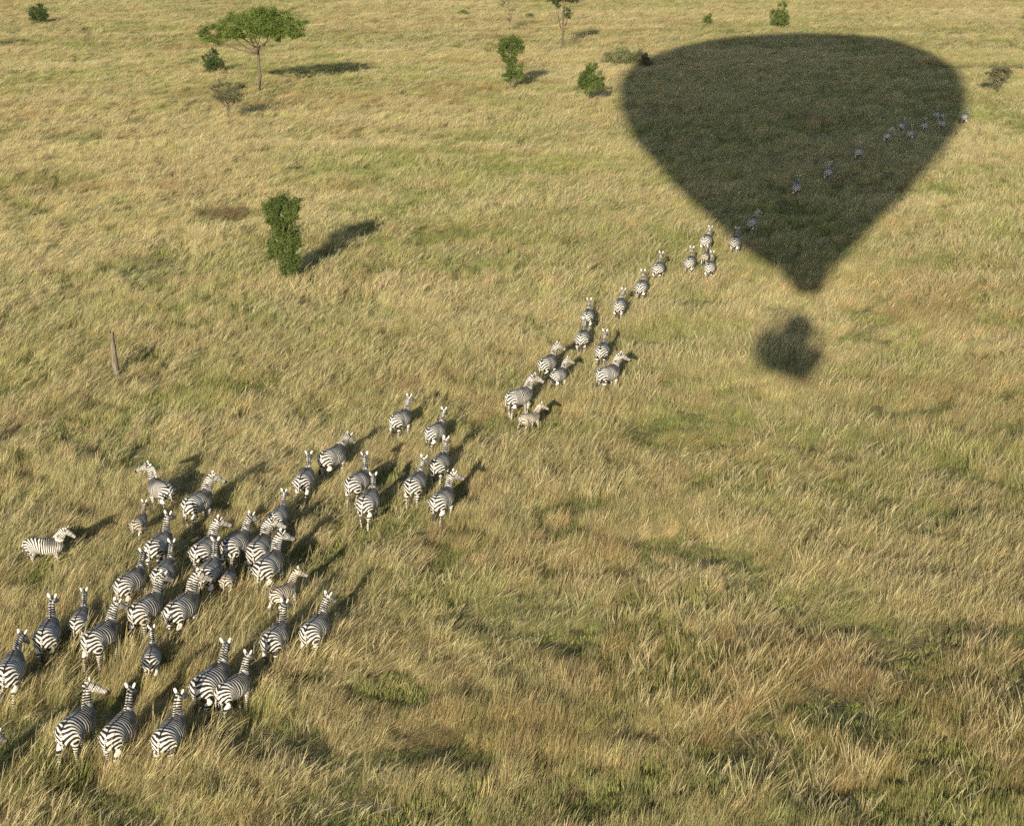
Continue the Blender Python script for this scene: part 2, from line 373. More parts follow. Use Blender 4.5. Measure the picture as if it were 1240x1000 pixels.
    def segd(pts, rad):
        best = np.full(len(V), 9.); par = np.zeros(len(V)); acc = 0; px_ = [np.array(p) for p in pts]
        for i in range(len(px_) - 1):
            a, b = px_[i], px_[i + 1]; d = b - a; l = np.linalg.norm(d); t = np.clip(((V - a) @ d) / l ** 2, 0, 1)
            q = np.linalg.norm(V - a - t[:, None] * d, axis=1) / (rad[i] * (1 - t) + rad[i + 1] * t)
            k = q < best; best[k] = q[k]; par[k] = acc + t[k] * l; acc += l
        return best, par
    x, y, z = V.T
    dt, _ = segd([(a[0], 0, a[1]) for a in tor], [(a[2] + a[3]) / 2 for a in tor])
    dn, pn = segd(npts, [(a + b) / 2 for a, b in nr]); dh, phh = segd(hpts[1:], [.10, .105, .085, .062, .06, .04])
    pz, pxx = .56 + TZ, -.08; NST = 8.0
    z = z - 1.15 * np.abs(y) * sstep(-.15, -.62, x) * sstep(.62, .85, z)
    th = np.arctan2(-(x - pxx), np.maximum(z - pz, 1e-3)); th = np.where((z <= pz) & (x < pxx), math.pi / 2, th)
    dx = np.maximum(x - pxx, 0)
    phase = np.where(x < pxx, -2 * math.pi * NST * th / (math.pi / 2), 2 * math.pi * (dx / .098 + dx * dx * 5.0))
    phase = phase + (z - 1) * 1.2 * (x > pxx) * np.minimum(dx * 6, 1)
    hind = (x < pxx + .05) & (z < pz); phase = np.where(hind, -2 * math.pi * (NST + (pz - z) / .062), phase)
    z = V[:, 2]
    bias = np.zeros(n0) + .15 + .80 * sstep(-.25, .25, x) * sstep(.85, 1.12, z - TZ)  # shoulders and upper back darker: dense striping plus painted shade from low rear sun
    front_leg = (x > .1) & (z < .78 + TZ) & (np.abs(y) > .03) & (dn > 1.1)
    k = front_leg & (z < .70 + TZ); phase = np.where(k, 2 * math.pi * z / .062, phase)
    bias = np.where(z < .52 * lg, bias - .15, bias)
    # pale belly
    belly = sstep(-.30, -.36, (z - .95 - TZ) * 1.0) * (np.abs(y) < .17) * (z > .55 + TZ) * (np.abs(x) < .42)
    bias -= belly * 1.1
    # inner thighs and rear cleft
    bias -= ((x < -.45) & (z < .85 + TZ) & (np.abs(y) < .055) & (z > .4)) * .5
    nk = (dn < dt * 1.02) & (dn <= dh) | ((dn < 1.25) & (z > 1.33 + TZ)); nk &= ~(x < .45)
    phase = np.where(nk, 2 * math.pi * (pn / .066) + 2.0, phase); bias = np.where(nk, .38, bias)
    hk = (dh < dn) & (dh < dt) & (z > 1.0); hn = phh / HL
    phase = np.where(hk, 2 * math.pi * (phh / .034), phase); bias = np.where(hk, .38, bias)
    bias = np.where(hk & (hn > .80), 3., bias)
    tail = (x < tx - .012) & (np.abs(y) < .09) & (z < tz + .02) & (z > tz - .5)
    phase = np.where(tail & (x < tx - .02), 2 * math.pi * z / .05, phase); bias = np.where(tail & (x < tx - .02), -.35, bias)
    # dorsal line, hooves
    bias = np.where((np.abs(y) < .016) & (z > 1.18 + TZ) & (x < .5) & ~nk & ~hk, 2.5, bias)
    bias = np.where(z < .055, 3., bias)
    # ears and eyes join the same body mesh
    bm = bmesh.new(); bm.from_mesh(me2)
    hside = Vector((-math.sin(hy), math.cos(hy), 0)); hup = hd.cross(hside).normalized()
    if hup.z < 0: hup = -hup
    EP = []; 
    for sg in (-1, 1):
        b0 = poll + hside * (.062 * sg) + hup * .055 + hd * .0; tip = b0 + (hup * .95 - hd * .25 + hside * (.42 * sg)).normalized() * (.155 * (1.05 if foal else 1))
        ax = (tip - b0); rr = []
        fw = (hd * .8 + hside * .5 * sg).normalized()
        sd_ = ax.normalized().cross(fw).normalized()
        for t, wv in ((0, .026), (.25, .040), (.55, .043), (.82, .028), (1, .006)):
            c0 = b0 + ax * t
            rr.append([bm.verts.new(c0 + sd_ * (wv * math.cos(a)) - fw * (wv * .45 * (1 if math.sin(a) > 0 else .2) * math.sin(a))) for a in [2 * math.pi * q / 8 for q in range(8)]])
            EP += [(t, 0)] * 8
        for a, b in zip(rr, rr[1:]):
            for q in range(8): bm.faces.new((a[q], a[(q + 1) % 8], b[(q + 1) % 8], b[q]))
        bm.faces.new(rr[-1])
    for sg in (-1, 1):
        e = bmesh.ops.create_icosphere(bm, subdivisions=1, radius=.021, matrix=Matrix.Translation(hpts[2] + hside * (.078 * sg) + hup * .045))
        EP += [(-1, 0)] * len(e['verts'])
    for f in bm.faces: f.smooth = True
    bm.to_mesh(me2); bm.free()
    et = np.array([e[0] for e in EP]); eb = np.where(et < 0, 3., np.where(et > .86, 2.5, np.where((et > .5) & (et < .62), -.6, -2.6)))
    fattr(me2, "phase", np.concatenate([phase, np.zeros(len(et))])); fattr(me2, "bias", np.concatenate([bias, eb]))
    me2.name = "zebra_body"; mat = FM if foal else ZM
    me2.materials.clear(); me2.materials.append(mat)
    # mane: upright brush along the crest of the neck
    mb = bmesh.new(); rows = []; pv = []
    mpts = npts[1:] + [poll + hd * .03 + hup * .02]
    for i, p in enumerate(mpts):
        a = mpts[max(i - 1, 0)]; b = mpts[min(i + 1, len(mpts) - 1)]; t = (b - a).normalized()
        side = Vector((0, 0, 1)).cross(t).normalized(); up = t.cross(side)
        rad = (nr[min(i + 1, 8)][1]) * bd * .90; f = i / (len(mpts) - 1)
        hh = (.05 + .075 * math.sin(math.pi * min(1, f * .8 + .15))) * (.8 if foal else 1)
        row = []
        for q, (sx_, hz_) in enumerate(((-.022, -.02), (-.016, hh * .8), (0, hh), (.016, hh * .8), (.022, -.02))):
            row.append(mb.verts.new(p + side * sx_ + up * (rad + hz_))); pv.append((2 * math.pi * ((f * L) / .066) + 2.3, .9 if q == 2 else .1))
        rows.append(row)
    for a, b in zip(rows, rows[1:]):
        for q in range(4): mb.faces.new((a[q], a[q + 1], b[q + 1], b[q]))
    mb.faces.new(rows[0][::-1]); mb.faces.new(rows[-1])
    for f in mb.faces: f.smooth = True
    mm = bpy.data.meshes.new("zebra_mane"); mb.to_mesh(mm); mb.free()
    bmesh_sub(mm, pv); mm.materials.append(mat)
    # tail tuft: a bundle of hair locks
    tb = bmesh.new(); r = random.Random(int(gait * 100) + 3); e0 = tl[-1]
    for q in range(9):
        a = r.uniform(0, 6.28); o = Vector((math.cos(a) * .014, math.sin(a) * .018, 0)); l = r.uniform(.20, .32) * (.7 if foal else 1)
        tube(tb, [e0 + o * .4 + Vector((0, 0, .06)), e0 + o * 1.6 - Vector((-.01, 0, l * .4)), e0 + o * 1.8 - Vector((-.02, -sway * .3, l * .75)), e0 + o * .9 - Vector((-.02, -sway * .5, l))], [.009, .014, .011, .002], 5)
    tm = bpy.data.meshes.new("zebra_tail_tuft"); tb.to_mesh(tm); tb.free(); tm.materials.append(HM)
    return me2, mm, tm
def bmesh_sub(me, pv):
    fattr(me, "phase", [a for a, b in pv]); fattr(me, "bias", [b for a, b in pv])

# pose library: (yaw left+, neck lift, gait)
POSES = {'s0': (.10, .92, .05), 's1': (-.08, 1.08, .30), 's2': (-.18, .78, .60), 's3': (.25, .62, .85),
         'r0': (-.50, .88, .15), 'r1': (-.85, .80, .45), 'l0': (.50, 1.0, .70), 'l1': (.85, .95, .35), 'd0': (-.15, .45, .10), 'lk': (.05, 1.15, .55)}
FPOSES = {'f0': (0, 1.0, .20), 'f1': (-.45, .90, .60), 'f2': (.3, .8, .4)}
LIB = {}
for k, (a, b, g) in POSES.items(): LIB[k] = make_zebra(a, b, g, hyaw=(-1.25 if k == 'lk' else None))
for k, (a, b, g) in FPOSES.items(): LIB[k] = make_zebra(a, b, g, foal=True)

# herd table: croup x,y  withers x,y (photo pixels), pose, size, label
HERD = [
 (76, 872, 102, 852, 'lk', 1.03, "adult zebra in the front row looking right in profile, leftmost of the nearest three"),
 (131, 877, 152, 858, 's0', 1.02, "adult zebra with both white ears raised, middle of the nearest three"),
 (192, 883, 212, 863, 's1', .96, "brown-tinged zebra in the front row, right end of the nearest three"),
 (178, 792, 184, 778, 's0', .80, "small brown-tailed zebra walking alone above the gap between the front row zebras"),
 (-6, 815, 17, 786, 'd0', 1.03, "adult zebra cut off by the left frame edge, nose to the next zebra's rump"),
 (46, 764, 61, 745, 's1', 1.0, "dark-backed zebra just ahead of the one cut off by the left edge"),
 (88, 747, 100, 733, 's0', .84, "small young zebra at the left, between two larger dark-backed ones"),
 (108, 763, 130, 749, 's2', 1.0, "zebra with broad white thigh, left of the two overlapping big adults"),
 (143, 699, 166, 685, 's3', 1.0, "zebra on the herd's left side, head hidden by the rump ahead"),
 (180, 654, 199, 641, 's1', 1.0, "adult zebra with upright striped neck, directly below the zebra that heads left"),
 (189, 686, 204, 674, 's0', .93, "narrow zebra in the tight cluster with another zebra's head laid over its rump"),
 (163, 729, 186, 715, 's2', 1.04, "big adult in the cluster resting its pale face against the rump ahead"),
 (203, 731, 228, 714, 'r0', 1.06, "big adult in the cluster with head turned right over a neighbour's back, cheek catching sun"),
 (208, 590, 187, 577, 'l0', .97, "zebra stepping away to the upper left, against the direction of the herd"),
 (160, 627, 172, 618, 'f0', .98, "small foal at the herd's left flank just below the zebra that heads left"),
 (35, 651, 66, 650, 's2', .82, "pale zebra standing side-on by itself at the far left of the herd"),
 (219, 605, 247, 591, 'r0', 1.03, "adult zebra at the top of the left cluster, seen three-quarter with head turned right"),
 (233, 661, 255, 646, 'r0', 1.0, "brownish-striped adult in the middle of the cluster with head up and turned right"),
 (239, 691, 258, 673, 's0', .98, "zebra mostly hidden behind the big adult with the sunlit cheek"),
 (271, 653, 294, 640, 's2', 1.0, "adult zebra in the cluster with a small foal right behind its tail"),
 (301, 661, 318, 645, 'r1', .98, "zebra in the cluster squeezed between two adults, nose at the small zebra's flank"),
 (328, 621, 341, 610, 's1', .86, "small zebra with a white star-like rump at the front right of the cluster"),
 (306, 684, 331, 664, 'r0', 1.05, "large bright adult at the right edge of the cluster with broad white-striped thigh"),
 (269, 696, 279, 685, 'f0', .94, "brown foal walking tight behind the middle of the cluster"),
 (331, 709, 351, 701, 'f1', 1.04, "pale young foal alone right of the cluster, body turned to the right"),
 (323, 765, 340, 750, 's1', .97, "adult zebra on the right flank directly below the pale foal"),
 (371, 754, 388, 740, 's2', .97, "rightmost zebra of the lower herd, striped star on its rump, long shadow"),
 (239, 818, 265, 800, 's3', 1.05, "big adult in the second row with head over the shadow, left of a brown youngster"),
 (273, 823, 292, 812, 's0', .90, "brown-striped youngster with ears spread, walking against the big adult on its left"),
 (384, 549, 410, 537, 'd0', 1.02, "adult zebra in the middle group, head low, dark shadow under its belly"),
 (357, 580, 372, 565, 's0', .97, "zebra with black neck and two white ears, behind the left leader of the middle group"),
 (417, 580, 440, 567, 'l0', 1.0, "adult zebra of the middle group with grey neck turned so only one ear shows"),
 (433, 605, 450, 590, 's3', 1.0, "adult zebra below the grey-necked one, one hind leg stretched straight back"),
 (471, 504, 491, 494, 's1', .97, "zebra at the top of the middle group, between the grass and a long thin shadow"),
 (514, 519, 533, 509, 's0', .93, "pale slim zebra leading the right side of the middle group"),
 (521, 559, 537, 546, 's1', .96, "zebra just below the pale slim leader, its neighbour touching its left side"),
 (491, 583, 507, 569, 's2', .98, "zebra of the middle group with spread ears, left of the pair walking side by side"),
 (520, 603, 541, 588, 'r0', 1.0, "rightmost and lowest zebra of the middle group, rump stripes bright"),
 (611, 475, 637, 467, 'r0', 1.03, "adult zebra seen nearly side-on with a foal trotting just below it"),
 (629, 500, 648, 496, 'f1', .98, "small pale foal at the lowest point of the group in the picture's centre"),
 (653, 436, 668, 428, 'r0', .98, "white-rumped zebra directly above the slim youngster in the centre group"),
 (663, 453, 681, 444, 'r0', .84, "slim pale youngster walking ahead of the nearly side-on adult"),
 (699, 409, 707, 398, 's1', .95, "narrow zebra seen straight from behind in the centre group, head under the one ahead"),
 (708, 382, 713, 373, 's0', .92, "zebra with round rump at the top of the centre group, first of a touching pair"),
 (743, 371, 752, 360, 's2', .96, "lone zebra above the centre group, a thin strip of shade at its side"),
 (771, 348, 778, 338, 's0', .96, "second zebra of the single file climbing to the balloon shadow"),
 (723, 424, 731, 413, 's1', .96, "zebra with two white ears right of the pair, above the side-on adult with long neck"),
 (718, 449, 743, 440, 'r0', 1.0, "adult zebra at the right of the centre group, neck stretched right, seen from the side"),
 (789, 326, 799, 316, 's1', .97, "third zebra of the single file, just left of the bunch of four"),
 (830, 317, 837, 309, 's0', .97, "left zebra in the bunch of four beside the shadow's edge"),
 (847, 291, 857, 283, 's2', .97, "topmost zebra of the bunch of four beside the shadow's edge"),
 (849, 309, 855, 303, 'f2', 1.0, "half-hidden foal in the middle of the bunch of four"),
 (855, 323, 861, 315, 's1', .95, "lowest zebra of the bunch of four beside the shadow's edge"),
 (884, 294, 892, 285, 's0', .97, "zebra stepping across the edge into the balloon's shadow"),
 (903, 268, 914, 262, 'r0', .97, "first zebra fully inside the balloon shadow, near its lower left edge"),
 (960, 228, 966, 221, 's1', .97, "lone zebra in the balloon shadow with white ears, lowest of the three spaced-out walkers"),
 (997, 209, 1004, 203, 's2', .97, "grey-looking zebra in the balloon shadow, middle of the three spaced-out walkers"),
 (1033, 186, 1041, 179, 's1', .97, "zebra in the balloon shadow, uppermost of the three spaced-out walkers"),
 (1068, 164, 1077, 160, 'r1', .97, "zebra standing more side-on in the balloon shadow, last of the far bunch"),
 (1098, 162, 1104, 157, 's0', .97, "lowest zebra of the far bunch in the shadow with a banded rump"),
 (1087, 151, 1094, 148, 's2', .95, "faint zebra at the upper left of the far bunch in the shadow"),
 (1114, 153, 1121, 148, 's3', .97, "grey zebra in the middle of the far bunch, white ears ahead of it"),
 (1129, 140, 1135, 135, 's1', .97, "topmost zebra of the far bunch inside the balloon shadow"),
 (1134, 150, 1142, 145, 'l0', .97, "pale zebra at the right end of the far bunch inside the shadow"),
 (1161, 142, 1170, 137, 's0', 1.0, "sunlit zebra leading the herd just outside the balloon shadow's right edge"),
 (-52, 928, -25, 908, 'd0', 1.0, "zebra at the lower left frame edge, only its muzzle in the picture"),
]
def build_herd():
    protos = {}
    for (rx, ry, wx, wy, pose, s, lab) in HERD:
        foal = pose in FPOSES; sz = s * (.80 if foal else 1.0)
        hz = 1.20 * s if not foal else 1.06 * s
        R_, W_ = at(rx, ry, hz), at(wx, wy, hz); d = (W_ - R_); d.z = 0
        az = math.atan2(d.y, d.x); az += math.radians(min(6, max(1, (wy - 330) * .02))) if az > .5 and az < 1.9 else 0; d = Vector((math.cos(az), math.sin(az), 0))
        wo = .42 * (.86 if foal else 1) * sz
        loc = W_ - d * wo; loc.z = (0.0)
        if pose not in protos:
            root = empty("zebra", loc, az, sz)
            b, m, t = LIB[pose]
            mesh_obj("body", b, None, root); mesh_obj("mane", m, None, root); mesh_obj("tail_tuft", t, None, root)
            protos[pose] = root
        else:
            src = protos[pose]; root = src.copy(); col.objects.link(root)
            root.location = loc; root.rotation_euler = (0, 0, az); root.scale = (sz, sz, sz)
            for ch in src.children:
                if ch.name.split('.')[0] in ("body", "mane", "tail_tuft"):
                    c = ch.copy(); col.objects.link(c); c.parent = root
        root.scale = (sz, sz * (.92 + .16 * random.random()), sz)
        root.scale = (root.scale[0] * .94, root.scale[1] * 1.0, root.scale[2] * .92); tag(root, lab, "zebra", "zebras walking in the long herd")
        ZEB_FOOT.append((loc.x, loc.y, d.x, d.y, sz))
build_herd()
build_grass()

# ------------------------------------------------------------------ trees and shrubs
def leaf_mat(name, a, b):
    m = bpy.data.materials.new(name); t = NT(m)
    at_ = t.add("ShaderNodeAttribute", attribute_name="leaf")
    g = t.add("ShaderNodeNewGeometry"); n = t.add("ShaderNodeTexNoise"); n.inputs['Scale'].default_value = .9; t.l(g.outputs['Position'], n.inputs['Vector'])
    f = t.math('ADD', t.math('MULTIPLY', at_.outputs['Fac'], .7), t.math('MULTIPLY_ADD', n.outputs[0], .8, -.25), None, True)
    c = t.mix(f, a, b)
    d = t.add("ShaderNodeBsdfDiffuse"); t.l(c, d.inputs[0]); tr = t.add("ShaderNodeBsdfTranslucent"); t.l(c, tr.inputs[0])
    mx = t.add("ShaderNodeMixShader"); mx.inputs[0].default_value = .3; t.l(d.outputs[0], mx.inputs[1]); t.l(tr.outputs[0], mx.inputs[2]); t.l(mx.outputs[0], t.out.inputs[0])
    return m
def bark_mat(name, a, b):
    m = bpy.data.materials.new(name); t = NT(m); tc = t.add("ShaderNodeTexCoord")
    mp = t.add("ShaderNodeMapping"); mp.inputs['Scale'].default_value = (9, 9, 1.6); t.l(tc.outputs['Object'], mp.inputs[0])
    n = t.add("ShaderNodeTexNoise"); n.inputs['Scale'].default_value = 1.6; n.inputs['Detail'].default_value = 5; t.l(mp.outputs[0], n.inputs['Vector'])
    c = t.mix(t.math('MULTIPLY_ADD', n.outputs[0], 2.2, -.6, True), a, b); d = t.add("ShaderNodeBsdfDiffuse"); t.l(c, d.inputs[0])
    bp_ = t.add("ShaderNodeBump"); bp_.inputs['Strength'].default_value = .9; bp_.inputs['Distance'].default_value = .03; t.l(n.outputs[0], bp_.inputs['Height']); t.l(bp_.outputs[0], d.inputs['Normal'])
    t.l(d.outputs[0], t.out.inputs[0]); return m
LB = leaf_mat("bright_acacia_leaves", (.07, .105, .026), (.19, .245, .06)); LG = leaf_mat("acacia_leaves", (.055, .082, .024), (.155, .20, .056)); LD = leaf_mat("dark_leaves", (.042, .064, .026), (.105, .14, .05))
LY = leaf_mat("grey_green_leaves", (.13, .14, .065), (.26, .27, .13)); LT = leaf_mat("dusty_thorn_leaves", (.09, .09, .048), (.19, .19, .105)); BD = bark_mat("dark_bark", (.07, .055, .04), (.17, .135, .10)); BK = bark_mat("bark", (.12, .095, .07), (.26, .21, .155)); BG = bark_mat("grey_dead_wood", (.085, .07, .05), (.27, .225, .165))

def leaves(lobes, n, size, mat, parent, seed, flat=.0, clumps=26):
    """lobes: (centre, (rx,ry,rz), weight); small leaf faces gathered in twig clumps"""
    r = np.random.default_rng(seed); V = []; wt = np.array([l[2] for l in lobes], float); wt /= wt.sum(); tone = []
    for (c, rad, _), wv in zip(lobes, wt):
        c = np.array(c); rad = np.array(rad); nc = max(6, int(clumps * wv * len(lobes)))
        d = r.normal(size=(nc, 3)); d /= np.linalg.norm(d, axis=1)[:, None]
        cc = c + d * rad * (r.uniform(.30, 1.12, (nc, 1)) ** .6) * .90
        nl = int(n * wv / nc); tn = r.uniform(0, 1, nc)
        for q in range(nc):
            cr = rad.mean() * r.uniform(.14, .34); g = r.normal(size=(nl, 3)) * cr * np.array([.62, .62, .62 * (1 - flat)])
            p = cc[q] + g; u = r.normal(size=(nl, 3)); u /= np.linalg.norm(u, axis=1)[:, None]; v = r.normal(size=(nl, 3)); v -= (v * u).sum(1)[:, None] * u; v /= np.linalg.norm(v, axis=1)[:, None]
            s = size * r.uniform(.6, 1.4, (nl, 1)); V.append(np.stack([p - u * s, p - v * s * .45, p + u * s, p + v * s * .45], 1)); tone.append(np.repeat(np.clip(tn[q] + r.normal(0, .15, nl), 0, 1), 4))
        for q in range(nc // 2):                       # leafy shoots that break the outline
            dr = r.normal(size=3); dr[2] = abs(dr[2]) * .8 + .1; dr /= np.linalg.norm(dr); m_ = max(10, nl // 4); tt = r.uniform(.75, 1.42, (m_, 1))
            p = c + dr * rad * tt + r.normal(size=(m_, 3)) * .05 * rad.mean(); u = r.normal(size=(m_, 3)); u /= np.linalg.norm(u, axis=1)[:, None]; v = r.normal(size=(m_, 3)); v -= (v * u).sum(1)[:, None] * u; v /= np.linalg.norm(v, axis=1)[:, None]
            s = size * r.uniform(.5, 1.1, (m_, 1)); V.append(np.stack([p - u * s, p - v * s * .45, p + u * s, p + v * s * .45], 1)); tone.append(np.repeat(np.clip(.6 + r.normal(0, .2, m_), 0, 1), 4))
    V = np.concatenate(V).reshape(-1, 3); Fq = np.arange(len(V)).reshape(-1, 4)
    me = np_mesh("crown", V, Fq, False); fattr(me, "leaf", np.concatenate(tone)); return mesh_obj("crown", me, mat, parent)
def limb(bm, a, b, r0, r1, sag, rnd, seg=7, n=5):
    a, b = Vector(a), Vector(b); L = (b - a).length; pts = []
    for i in range(n + 1):
        t = i / n; p = a.lerp(b, t); p.z += sag * L * math.sin(math.pi * t)
        if 0 < i < n: p += Vector((rnd.uniform(-1, 1), rnd.uniform(-1, 1), 0)) * L * .035
        pts.append(p)
    tube(bm, pts, [r0 + (r1 - r0) * i / n for i in range(n + 1)], seg); return pts
def wood(parent, name, segs, mat, seed, dead_twigs=0):
    rnd = random.Random(seed); bm = bmesh.new(); ends = []
    for (a, b, r0, r1, sag) in segs: ends.append(limb(bm, a, b, r0, r1, sag, rnd))
    for q in range(dead_twigs):
        p = rnd.choice(ends[1:] if len(ends) > 1 else ends); a = p[rnd.randint(1, 5)]
        b = a + Vector((rnd.uniform(-1, 1), rnd.uniform(-1, 1), rnd.uniform(.2, 1))) * rnd.uniform(.3, .8)
        limb(bm, a, b, .018, .006, 0, rnd, 4, 3)
    for f in bm.faces: f.smooth = True
    me = bpy.data.meshes.new(name); bm.to_mesh(me); bm.free(); return mesh_obj(name, me, mat, parent)

def plant(px, py, height_px, name, label, cat, spec, seed, group="trees and shrubs dotted over the plain"):
    """spec(H) -> trunk segments, lobes, n, leaf size, leaf material; sizes in metres, H from the photo"""
    base = at(px, py); S = px_per_m(py); dep = math.atan2(CAM_H, base.y); H_ = height_px / S / math.cos(dep)
    root = empty(name, (base.x, base.y, -.03)); tag(root, label, cat, group)
    segs, lobes, n, ls, lm, bark, tw, fl = spec(H_, S)
    if segs: wood(root, "trunk", segs, bark, seed, tw)
    if lobes: leaves(lobes, n, ls, lm, root, seed, fl)
    return root

def umbrella(H, S):
    W = 62 / S    # half crown width
    segs = [((0, 0, 0), (.1 - .3, .05, H * .54), .20, .14, 0)]; top = (-.2, .05, H * .54)
    rnd = random.Random(5)
    for a, rr, hh in ((0.1, .50, .76), (.9, .4, .80), (1.8, .42, .82), (2.7, .50, .76), (3.4, .72, .70), (4.2, .45, .78), (5.2, .5, .78), (6.0, .72, .74)):
        e = (W * rr * math.cos(a) - .25 * W, W * rr * .8 * math.sin(a), H * hh)
        segs.append((top if rnd.random() < .6 else (-.1, .03, H * .46), e, .095, .03, -.06))
        for q in range(3):
            f = (e[0] + rnd.uniform(-.25, .3) * W, e[1] + rnd.uniform(-.25, .25) * W, e[2] + rnd.uniform(.04, .12) * H); segs.append((e, f, .032, .012, .03))
    L = []
    for (fx_, fy, fz, rx, rz, wv) in ((-.02, 0, .88, .40, .120, 4), (.40, .1, .87, .38, .120, 3.6), (.74, -.05, .79, .26, .105, 2.2), (-.42, .1, .82, .32, .115, 2.8), (-.78, 0, .75, .24, .105, 2.2), (.1, -.45, .80, .34, .10, 2.4), (.15, .5, .84, .36, .11, 2.4), (-.98, .1, .72, .13, .07, .8), (.55, -.3, .76, .28, .09, 1.6), (-.3, -.35, .76, .3, .09, 1.6), (.2, 0, .95, .3, .06, 1.4)):
        L.append(((fx_ * W * 1.04 - .05 * W, fy * W, fz * H - .035 * H), (rx * W * 1.05, rx * W, rz * H * 1.4), wv))
    return segs, L, 46000, .08, LB, BD, 0, .45
plant(316, 113, 100, "acacia_tree", "tall umbrella acacia with wide flat green crown and bare slim trunk", "tree", umbrella, 1)

def lobed(specs, n, ls, lm, trunk=.07, fl=0.0, bark=BK, tw=0, lean=0.0, extra=()):
    """specs in photo pixels relative to the base: (dx, up, rx, rz)"""
    def f(H, S):
        L = []; segs = [((0, 0, 0), (specs[0][0] / S * .7, 0, specs[0][1] / S), trunk, trunk * .5, 0)]
        for i, (dx, up, rx, rz) in enumerate(specs):
            c = (dx / S, (i % 2 - .5) * .3 * rx / S, up / S); L.append((c, (rx / S, rx / S * .9, rz / S), rx * rz)); 
            segs.append(((dx / S * .3, 0, up / S * .45), c, trunk * .6, trunk * .2, .02))
            for k in range(4):
                a = k * 1.7 + i; segs.append((c, (c[0] + math.cos(a) * rx / S * .8, c[1] + math.sin(a) * rx / S * .8, c[2] + (.5 * math.sin(a * 2)) * rz / S), trunk * .25, trunk * .08, .03))
        for e in extra: segs.append(((e[0] / S, 0, e[1] / S), (e[2] / S, .1, e[3] / S), trunk * .5, trunk * .15, .05))
        return segs, L, n, ls, lm, bark, tw, fl
    return f
plant(258, 90, 36, "bush", "small dark bush standing behind the left tip of the umbrella acacia", "bush", lobed([(0, 9, 11, 8), (-5, 17, 8, 8), (6, 14, 9, 8), (1, 25, 6, 6)], 5200, .085, LD), 2)
plant(277, 148, 50, "thorn_tree", "sparse grey thorn tree with a flat twiggy top, below the umbrella acacia", "tree",
      lobed([(4, 45, 17, 2.5), (-14, 41, 9, 3), (0, 33, 22, 10), (16, 42, 8, 2.5)], 4200, .065, LT, .10, .5, BD, 60, extra=((0, 18, -20, 33), (0, 16, 20, 28), (0, 20, -10, 42), (0, 22, 12, 40))), 3)
plant(47, 29, 26, "bush", "round dark green bush near the top left corner with nothing beside it", "bush", lobed([(0, 8, 10, 8), (-5, 13, 8, 7), (6, 12, 7, 7), (0, 19, 7, 5)], 7000, .12, LD, .1), 4)
plant(347, 346, 118, "tree", "tall narrow leafy tree with a waist between two green lobes, left of centre", "tree",
      lobed([(-2, 101, 17, 11), (-13, 92, 12, 9), (10, 95, 11, 11), (-4, 82, 17, 11), (8, 80, 10, 9), (1, 66, 17, 11), (7, 52, 16, 12), (-8, 47, 13, 11), (4, 34, 16, 10), (-14, 38, 8, 7), (5, 20, 11, 9), (-21, 99, 6, 4), (17, 103, 6, 5)], 30000, .05, LG, .11), 5)
plant(619, 111, 62, "tree", "leaning leafy tree with ragged two-part crown left of the balloon shadow", "tree",
      lobed([(-1, 58, 14, 9), (-8, 50, 9, 8), (7, 52, 9, 8), (-2, 40, 11, 9), (4, 26, 12, 9), (-5, 18, 8, 6), (9, 18, 8, 6)], 14000, .075, LG, .1), 6)
plant(711, 127, 47, "tree", "small rounded leafy tree close to the left edge of the balloon shadow", "tree",
      lobed([(4, 34, 13, 10), (-2, 26, 10, 9), (12, 26, 9, 8), (5, 43, 8, 6), (3, 18, 8, 6)], 12000, .07, LG, .1), 7)
plant(757, 81, 24, "shrub", "low wide grey-green shrub touching the shadow's upper left rim", "bush",
      lobed([(0, 12, 15, 10), (-18, 9, 12, 8), (16, 11, 12, 9), (-8, 18, 10, 5)], 6500, .09, LY, .06), 8)
plant(783, 83, 18, "shrub", "small dark shrub at the right end of the low grey-green shrub", "bush", lobed([(0, 7, 8, 6), (-3, 11, 5, 4)], 1800, .08, LT, .05), 9)
plant(681, 58, 62, "tree", "slender tree with a long bare trunk, crown at the top edge", "tree",
      lobed([(0, 60, 16, 5), (-11, 56, 9, 4), (11, 57, 10, 4), (4, 68, 12, 6), (-6, 50, 5, 4), (6, 40, 5, 8)], 7500, .09, LD, .14, .3, bark=BD, extra=((0, 30, 7, 42),)), 10)
plant(616, 39, 44, "tree", "thin pale see-through tree at the top edge beside the slender one", "tree",
      lobed([(0, 42, 13, 9), (-6, 32, 7, 6), (5, 28, 6, 6), (1, 16, 4, 7)], 2600, .075, LY, .1, .2, tw=24), 11)
plant(944, 34, 30, "shrub", "green pointed shrub beyond the top of the balloon shadow", "bush", lobed([(0, 9, 12, 8), (-5, 16, 7, 7), (5, 15, 6, 6), (2, 24, 6, 7)], 5200, .11, LG, .08), 12)
plant(856, 31, 16, "shrub", "tiny green shrub left of the pointed one beyond the balloon shadow", "bush", lobed([(0, 6, 6, 6), (2, 11, 4, 4)], 1500, .1, LG, .05), 13)
plant(1209, 115, 34, "thorn_tree", "small flat-topped thorn tree at the right frame edge", "tree",
      lobed([(0, 30, 15, 3.5), (-9, 26, 8, 3), (9, 28, 8, 3), (0, 20, 14, 7)], 3600, .075, LT, .1, .5, BD, 20, extra=((0, 10, -10, 22), (0, 12, 10, 22))), 14)
plant(641, 24, 9, "shrub", "little round shrub between the two thin trees at the top edge", "bush", lobed([(0, 4, 5, 4)], 700, .09, LD, .04), 15)
plant(560, 20, 8, "shrub", "tiny dark shrub near the top edge left of the thin trees", "bush", lobed([(0, 4, 7, 3.5)], 900, .09, LG, .04), 16)

